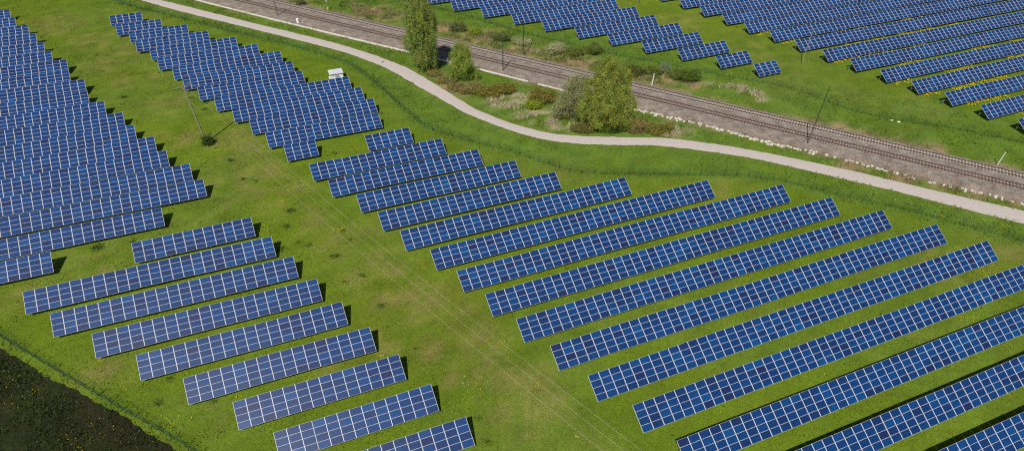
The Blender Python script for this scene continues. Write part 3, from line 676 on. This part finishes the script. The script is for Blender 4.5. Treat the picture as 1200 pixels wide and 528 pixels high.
tree((541, 93), 'young_tree', 'smaller bright green tree right of the tall drooping tree', 8, .2, lob, (.325, .41, .075), 'tree', 600, 50, .13, 9, spread=.40, droop=1.0, shell=.5, var=.28)
lob = [(-.2, 0, 6.6, 3.2, 3.0, 4.8), (-1.6, 1.0, 12.0, 2.1, 2.2, 2.2), (.5, .6, 13.4, 1.8, 1.9, 2.0), (-3.5, .6, 9.0, 2.1, 2.2, 2.3), (2.5, .2, 9.9, 1.9, 2.0, 2.1), (4.3, -1.0, 6.4, 1.8, 2.0, 2.0), (-4.0, -1.4, 5.8, 2.1, 2.1, 2.0), (.0, -3.0, 7.2, 2.3, 2.0, 2.0), (4.0, -1.6, 3.4, 2.0, 1.8, 1.7), (-.8, -1.6, 9.9, 2.2, 2.0, 1.9), (1.9, -3.0, 4.6, 2.0, 1.8, 1.7), (-5.2, 0, 4.4, 1.7, 1.8, 1.9), (-.6, 1.2, 14.8, 1.3, 1.4, 1.2), (-2.0, -2.8, 3.8, 1.9, 1.7, 1.7), (2.0, -1.6, 7.9, 1.8, 1.7, 1.6), (3.4, .6, 12.2, 1.2, 1.3, 1.2)]
tree((709, 148), 'willow_tree', 'big broad yellow green willow between path and railway', 11, .5, lob, (.325, .372, .070), 'tree', 1500, 60, .14, 24, spread=.44, droop=.9, shell=.80, var=.36)
lob = [(0, 0, 4.2, 3.2, 2.8, 3.4), (-1.8, .6, 5.0, 2.0, 1.9, 2.4), (1.4, 1.0, 6.8, 2.2, 1.8, 2.4), (-.4, 1.8, 7.6, 1.8, 1.6, 1.8), (-2.8, -.8, 2.6, 2.0, 1.7, 2.0), (1.6, .6, 9.0, 1.6, 1.5, 1.5)]
tree((671, 138), 'sparse_tree', 'greyish half bare tree leaning against the left of the big willow', 8, .22, lob, (.34, .345, .155), 'tree', 460, 46, .11, 50, spread=.5, shell=.45, var=.4)

def shrub(px, rx, ry, h, colr, label, n=None, size=.12, lump=6, group=None, var=.35, **kw):
    g = random.Random(int(px[0] * 13 + px[1])); rx, ry, h = rx * 1.12, ry * 1.12, h * .9; lob = [(0, 0, h * .40, rx * .75, ry * .75, h * .45)]
    for k in range(lump):
        a = g.uniform(0, 6.28); q = g.uniform(.45, .7)
        lob.append((rx * q * math.cos(a), ry * q * math.sin(a), h * g.uniform(.3, .6), rx * g.uniform(.35, .5), ry * g.uniform(.35, .5), h * g.uniform(.3, .42)))
    n = n or int(50 + 34 * rx * ry)
    return tree(px, 'shrub', label, h * .7, .06, lob, colr, 'shrub', n, 34, size, 8, group, crown='foliage', trunk='stems', spread=kw.pop('spread', .34), var=var * .7, shell=.45, **kw)
OL = (.270, .245, .045); BR = (.295, .255, .085); GR = (.175, .225, .045); DG = (.19, .21, .07); YG = (.28, .36, .03); PA = (.44, .46, .24)
shrub((246, 168), 1.15, 1.15, 2.7, (.085, .13, .028), 'dark round bush at the foot of the power pole', n=70)
shrub((551, 107), 3.0, 2.0, 2.4, BR, 'brownish shrub in front of the young green tree', var=.5)
shrub((573, 111), 3.2, 2.2, 2.7, OL, 'olive yellow shrub in the middle of the brown hedge')
shrub((593, 108), 2.6, 2.2, 2.6, OL, 'olive yellow shrub at the right end of the brown hedge')
shrub((637, 119), 3.2, 2.6, 3.6, OL, 'olive rounded shrub left of the half bare tree')
shrub((624, 126), 1.9, 1.4, 1.8, YG, 'small bright green shrub at the left foot of the olive shrub')
shrub((752, 153), 3.8, 2.0, 2.6, BR, 'brown olive shrub at the right foot of the big willow', var=.5)
shrub((774, 154), 3.2, 1.8, 2.2, OL, 'flat olive shrub at the right end beside the willow')
shrub((714, 153), 3.2, 1.5, 2.0, (.10, .19, .02), 'bright green low shrub under the front of the willow')
shrub((684, 152), 2.8, 1.5, 1.8, (.19, .19, .05), 'low pale green shrub beneath the half bare tree')
shrub((509, 88), 1.9, 1.2, 1.2, BR, 'low brown scrub right under the tall drooping tree', var=.5)
shrub((523, 97), 2.2, 1.3, 1.3, BR, 'low brown scrub between the tall tree and the path', var=.5)
shrub((536, 105), 2.2, 1.2, 1.2, BR, 'low reddish scrub just left of the brown hedge', var=.5)
FG = 'shrubs on the slope beyond the railway'
shrub((537, 36), 2.0, 1.6, 2.6, DG, 'dark leafless looking shrub beyond the tracks right of the tall tree', group=FG, var=.5)
shrub((557, 40), 1.6, 1.2, 1.7, YG, 'small yellow green shrub beyond the tracks', group=FG)
shrub((588, 47), 2.4, 1.5, 2.0, (.16, .19, .05), 'grassy green shrub behind the thin mast beyond the tracks', group=FG)
shrub((612, 52), 2.3, 1.5, 1.7, PA, 'pale cream shrub behind the far mast', group=FG)
shrub((651, 61), 2.7, 1.8, 2.7, PA, 'pale blossoming shrub above the railway left of the willow top', group=FG)
shrub((672, 65), 2.6, 1.8, 2.5, GR, 'green shrub right of the pale blossoming shrub', group=FG)
shrub((694, 62), 2.6, 2.0, 2.6, GR, 'green shrub just above the willow top', group=FG)
shrub((744, 87), 2.4, 1.8, 2.4, (.13, .15, .035), 'dull green shrub touching the right of the willow top', group=FG)
shrub((764, 87), 2.6, 1.8, 2.3, GR, 'green shrub behind the leaning white post', group=FG)
shrub((779, 86), 1.2, 1.1, 3.4, (.30, .34, .20), 'upright pale feathery shrub among the green ones', group=FG, n=60)
shrub((791, 91), 2.4, 1.7, 2.3, GR, 'green shrub right of the pale feathery one', group=FG)
shrub((806, 94), 2.6, 1.9, 3.0, (.12, .18, .026), 'dark rounded shrub ending the far shrub row', group=FG)
shrub((352, 6), 1.3, 1.1, 2.2, DG, 'small dark shrub beyond the tracks near the signal', group=FG)

# ------------------------------------------------------------------ grass, reeds, crop and flowers
def on_hard(x, y):
    n = rail_n(x, y); return ((n > 136.3) & (n < 149.9)) | (path_d(x, y) < 1.75 + .35 * fbm(x, y, 1.5, 77, 2))
def blades(x, y, h, w, colr, name, label, lean=.7, z0=-.01):
    n = len(x); a = rng.random(n) * 6.283; ca, sa = np.cos(a), np.sin(a); la = rng.random(n) * 6.283; ll = h * lean * rng.random(n)
    b = np.stack([x, y, np.full(n, z0)], 1); dx = np.stack([ca * w / 2, sa * w / 2, np.zeros(n)], 1)
    tip = b + np.stack([np.cos(la) * ll, np.sin(la) * ll, h], 1)
    V = np.stack([b - dx, b + dx, tip], 1).reshape(-1, 3); F = np.arange(3 * n).reshape(n, 3)
    o = link(bpy.data.objects.new(name, raw_mesh(name, V, F, M_blade, colors=np.repeat(colr, 3, 0))))
    return tag(o, label, 'grass', kind='stuff')
def scatter(n, wfun=None):
    """points spread evenly over the picture's ground, thinner with distance"""
    px = rng.uniform(-30, 1230, n); py = rng.uniform(-10, 545, n)
    P = np.array([px, py]); d = fw[:, None] + cr[:, None] * (P[0] - CX) / FPX - cu[:, None] * (P[1] - CY) / FPX
    t = -CAMH / d[2]; x, y = t * d[0], t * d[1]; r_ = np.hypot(x, y)
    return x, y
def seedxy(n):                      # uniform on the ground patch in view
    x = rng.uniform(-190, 190, n); y = rng.uniform(36, 232, n)
    q = proj(np.stack([x, y, np.zeros(n)], 1)); k = (q[:, 0] > -40) & (q[:, 0] < 1240) & (q[:, 1] > -15) & (q[:, 1] < 560)
    return x[k], y[k]
x, y = seedxy(620000); k = ~on_hard(x, y) & ~inside_field(x + rng.exponential(.6, len(x)), y + rng.exponential(.6, len(x))); x, y = x[k], y[k]
k = np.ones(len(x), bool)
tc_ = turf(x, y) * (.62 + .85 * rng.random((len(x), 1)))
dens = fbm(x, y, 3.0, 61, 3)
hh = (.05 + .16 * rng.random(len(x))) * (.3 + 1.5 * np.clip((dens - .25) * 1.8, 0, 1.2))
blades(x, y, hh, .10 + .16 * rng.random(len(x)), tc_ * np.array([1.08, 1.12, 1.0]), 'meadow_grass', 'short meadow grass covering the ground between the solar rows')
x, y = seedxy(700000); dA = dist_poly(x, y, FA[::2]); dC = dist_poly(x, y, FC[::2]); n_ = rail_n(x, y); dB = dist_poly(x, y, FB)
wz = np.exp(-(dA / 1.3) ** 2) * .6 + np.exp(-(dC / 1.5) ** 2) * .7 + .5 * np.exp(-(dB / .6) ** 2)
verge = (y > np.interp(x, FA[:, 0], FA[:, 1])) & (n_ < 172)
wz = np.maximum(wz, verge * np.clip((fbm(x, y, 5, 71, 3) - .42) * 3, 0, .5))
k = (rng.random(len(x)) < wz) & ~on_hard(x, y) & ~inside_field(x, y); x, y = x[k], y[k]
c = turf(x, y) * (.85 + .5 * rng.random((len(x), 1)))
blades(x, y, .2 + .45 * rng.random(len(x)), .12 + .16 * rng.random(len(x)), c, 'tall_grass', 'taller rough grass along fences and on the railway verge')
# leafy weed clumps in the turf
wc = [(341, 246, .9), (402, 270, .6), (410, 281, .5), (337, 182, .5), (392, 300, 1.0), (425, 323, .8), (405, 330, .6), (447, 358, .8), (571, 517, .7), (487, 408, .4), (340, 248, .7), (336, 265, .8), (330, 292, .9), (350, 284, .6), (362, 287, .7), (115, 290, 1.2), (640, 70, 1.0), (240, 128, .8), (270, 188, .9), (285, 210, .7), (300, 212, .6), (145, 114, 1.0), (560, 490, .5), (185, 472, .8), (250, 470, .6)]
w0 = [(*G(a, b)[:2], r_) for a, b, r_ in wc]
x2, y2 = seedxy(420); k = ~on_hard(x2, y2) & ~inside_field(x2, y2) & (fbm(x2, y2, 12, 103, 3) > .47); w0 += [(a, b, .2 + .45 * rng.random() ** 2) for a, b in zip(x2[k], y2[k])]
xs, ys, hs_ = [], [], []
for a, b, r_ in w0:
    m = int(110 * r_ * r_ + 10); t = rng.normal(0, r_ * .55, (m, 2)); xs.append(a + t[:, 0]); ys.append(b + t[:, 1] * .8); hs_.append(np.full(m, .08 + .14 * r_))
xs, ys, hs_ = map(np.concatenate, (xs, ys, hs_)); k = ~on_hard(xs, ys) & ~inside_field(xs, ys); xs, ys, hs_ = xs[k], ys[k], hs_[k]
wcl = np.array([[.060, .118, .014]]) * (.6 + .8 * rng.random((len(xs), 1)))
blades(xs, ys, hs_ * (.5 + rng.random(len(xs))), .14 + .14 * rng.random(len(xs)), wcl, 'leafy_weeds', 'dark green leafy weed clumps dotted over the turf', lean=1.3)
# rank scrubby grass on the far railway slope
m = 60000; u_ = rng.uniform(-150, 60, m); v_ = rng.normal(155.5, 2.6, m); x = u_ * rd[0] + v_ * rn[0]; y = u_ * rd[1] + v_ * rn[1]
k = (fbm(x, y, 4, 201, 3) > .50) & (v_ > 150.3) & (u_ < -50 + 15 * vnoise(x / 6, y / 6, 9)); x, y = x[k], y[k]
cc = np.where((fbm(x, y, 5, 207, 3) > .53)[:, None], np.array([[.30, .27, .12]]), np.array([[.165, .19, .05]])) * (.7 + .6 * rng.random((len(x), 1)))
blades(x, y, .3 + .5 * rng.random(len(x)), .14 + .12 * rng.random(len(x)), cc, 'scrub_grass', 'rank dull green and straw scrub on the slope beyond the railway', lean=.9)
# dry reeds
cs = []
for px, py, r_ in STRAW + [(u, v, r2 * .8) for u, v, r2 in BROWN]:
    c0 = G(px, py); m = int(150 * r_ * (1.0 if r_ <= 3.5 and (px, py, r_) in STRAW else .5)); a = rng.random(m) * 6.283; q = r_ * np.sqrt(rng.random(m))
    cs.append(np.stack([c0[0] + q * np.cos(a) * 1.2, c0[1] + q * np.sin(a) * .9, np.full(m, 1.0 if (px, py, r_) in STRAW else 0.0)], 1))
R_ = np.concatenate(cs); k = ~on_hard(R_[:, 0], R_[:, 1]) & (fbm(R_[:, 0], R_[:, 1], 2.5, 81, 3) > .50); R_ = R_[k]
cc = np.where(R_[:, 2:3] > .5, np.array([[.52, .44, .31]]), np.array([[.34, .235, .15]])) * (.6 + .7 * rng.random((len(R_), 1)))
blades(R_[:, 0], R_[:, 1], .35 + .6 * rng.random(len(R_)), .10 + .10 * rng.random(len(R_)), cc, 'dry_reeds', 'pale dry reeds and withered grass beside the railway', lean=1.1)
# crop leaves in the dark field
ex = FIELD; m = 120000; x = rng.uniform(-95, -28, m); y = rng.uniform(25, 92, m); k = inside_field(x - rng.normal(0, .25, m), y - rng.normal(0, .25, m)); x, y = x[k], y[k]
w = fbm(x, y, 4, 91, 3); dq = y - np.interp(x, ex[:, 0], ex[:, 1]); k = rng.random(len(x)) < np.clip((w - .30) * 3, .05, 1) * (.25 + .9 * vnoise(dq / .8, x / 25, 7)) * np.clip(.45 - dq / 6, .45, 1); x, y, w = x[k], y[k], w[k]
c = np.array([[.030, .054, .009]]) * (.3 + 1.3 * rng.random((len(x), 1))); lit = rng.random(len(x)) < .30; c[lit] = np.array([.050, .082, .012]) * (.7 + .6 * rng.random((lit.sum(), 1)))
blades(x, y, .15 + .3 * rng.random(len(x)), .12 + .15 * rng.random(len(x)), c, 'field_crop', 'dark leafy crop covering the lower left field', lean=1.2, z0=.05)
# flowers
def flowers(x, y, r, z, label):
    n = len(x); V = []; 
    an = np.arange(5) * 2 * np.pi / 5
    base = np.stack([x, y, z], 1)
    ring = np.stack([np.cos(an), np.sin(an), np.full(5, .25)], 1)
    V = (base[:, None, :] + ring[None] * r[:, None, None]); V = np.concatenate([base[:, None, :], V], 1).reshape(-1, 3)
    f = np.array([[0, i + 1, (i + 1) % 5 + 1] for i in range(5)]); F = (np.arange(n)[:, None, None] * 6 + f[None]).reshape(-1, 3)
    return tag(link(bpy.data.objects.new('wildflowers', raw_mesh('wildflowers', V, F, M_flower))), label, 'flowers', kind='stuff')
def fspots(spots):
    xs, ys = [], []
    for px, py, r_, m in spots:
        c0 = G(px, py); a = rng.normal(0, r_, (m, 2)); xs.append(c0[0] + a[:, 0]); ys.append(c0[1] + a[:, 1])
    return np.concatenate(xs), np.concatenate(ys)
sp = [(308, 237, .5, 12), (313, 265, .8, 10), (392, 270, .4, 10), (400, 269, .3, 8), (430, 297, .6, 6), (497, 313, .5, 12), (555, 445, 1.2, 10), (548, 452, .8, 8), (620, 461, .3, 4), (676, 511, .25, 6), (685, 508, .6, 4), (630, 452, .3, 6), (200, 490, .7, 12), (203, 497, .7, 8), (117, 423, .2, 10), (280, 466, .3, 8), (447, 417, .2, 10), (330, 235, .5, 10), (186, 140, .8, 8),
      (1128, 373, .5, 14), (1140, 372, .4, 14), (1150, 318, 1.0, 20), (1160, 315, .7, 14), (1137, 320, 1.0, 10), (1180, 462, .5, 10), (1105, 255, 1.2, 8), (1144, 256, 1.0, 20), (1160, 258, .9, 10), (1175, 264, .8, 10), (1026, 226, .8, 14), (1000, 218, 1, 10), (1050, 235, .6, 10), (847, 231, .3, 10), (857, 87, .25, 25), (910, 180, .8, 6), (1104, 253, .3, 8), (849, 262, .3, 6), (990, 105, 3, 20), (930, 95, 4, 24), (1060, 125, 4, 16)]
sp2 = []
for k_, (n, a) in enumerate(RR_[:9]):                      # yellow strips in front of the upper right rows
    d = np.array([math.cos(AZM), math.sin(AZM), 0]); nn = np.array([-math.sin(AZM), math.cos(AZM), 0])
    for t in np.arange(0, 62, 1.6):
        p_ = d * (a + t) + nn * (n + 7.5 + .35 * rng.normal()); q = proj(p_)[0]
        if q[0] < 1215 and q[1] > -5 and vnoise(np.array(t / 7.0 + k_ * 5.1), np.array(k_ * 3.3), 5) > .42: sp2.append((q[0], q[1], .45, 12))
fx, fy = fspots(sp2); flowers(fx, fy, .09 + .08 * rng.random(len(fx)), .2 + .2 * rng.random(len(fx)), 'dense yellow flower strips between the upper right solar rows')
fx, fy = fspots(sp)
x2, y2 = seedxy(2600); k = ~on_hard(x2, y2) & ~inside_field(x2, y2) & (fbm(x2, y2, 14, 95, 3) > .5); fx = np.concatenate([fx, x2[k]]); fy = np.concatenate([fy, y2[k]])
k = ~on_hard(fx, fy); fx, fy = fx[k], fy[k]
flowers(fx, fy, .035 + .045 * rng.random(len(fx)), .12 + .12 * rng.random(len(fx)), 'scattered yellow dandelions in the meadow grass')
m = 3400; x = rng.uniform(-95, -28, m); y = rng.uniform(25, 92, m); dl = np.abs(y - np.interp(x, ex[:, 0], ex[:, 1])); k = inside_field(x, y) & (fbm(x, y, 5, 97, 3) > .52) & (dl > 1.5); x, y = x[k], y[k]
flowers(x, y, .03 + .045 * rng.random(len(x)) ** 2, .3 + .15 * rng.random(len(x)), 'yellow flowers dotted over the dark field')
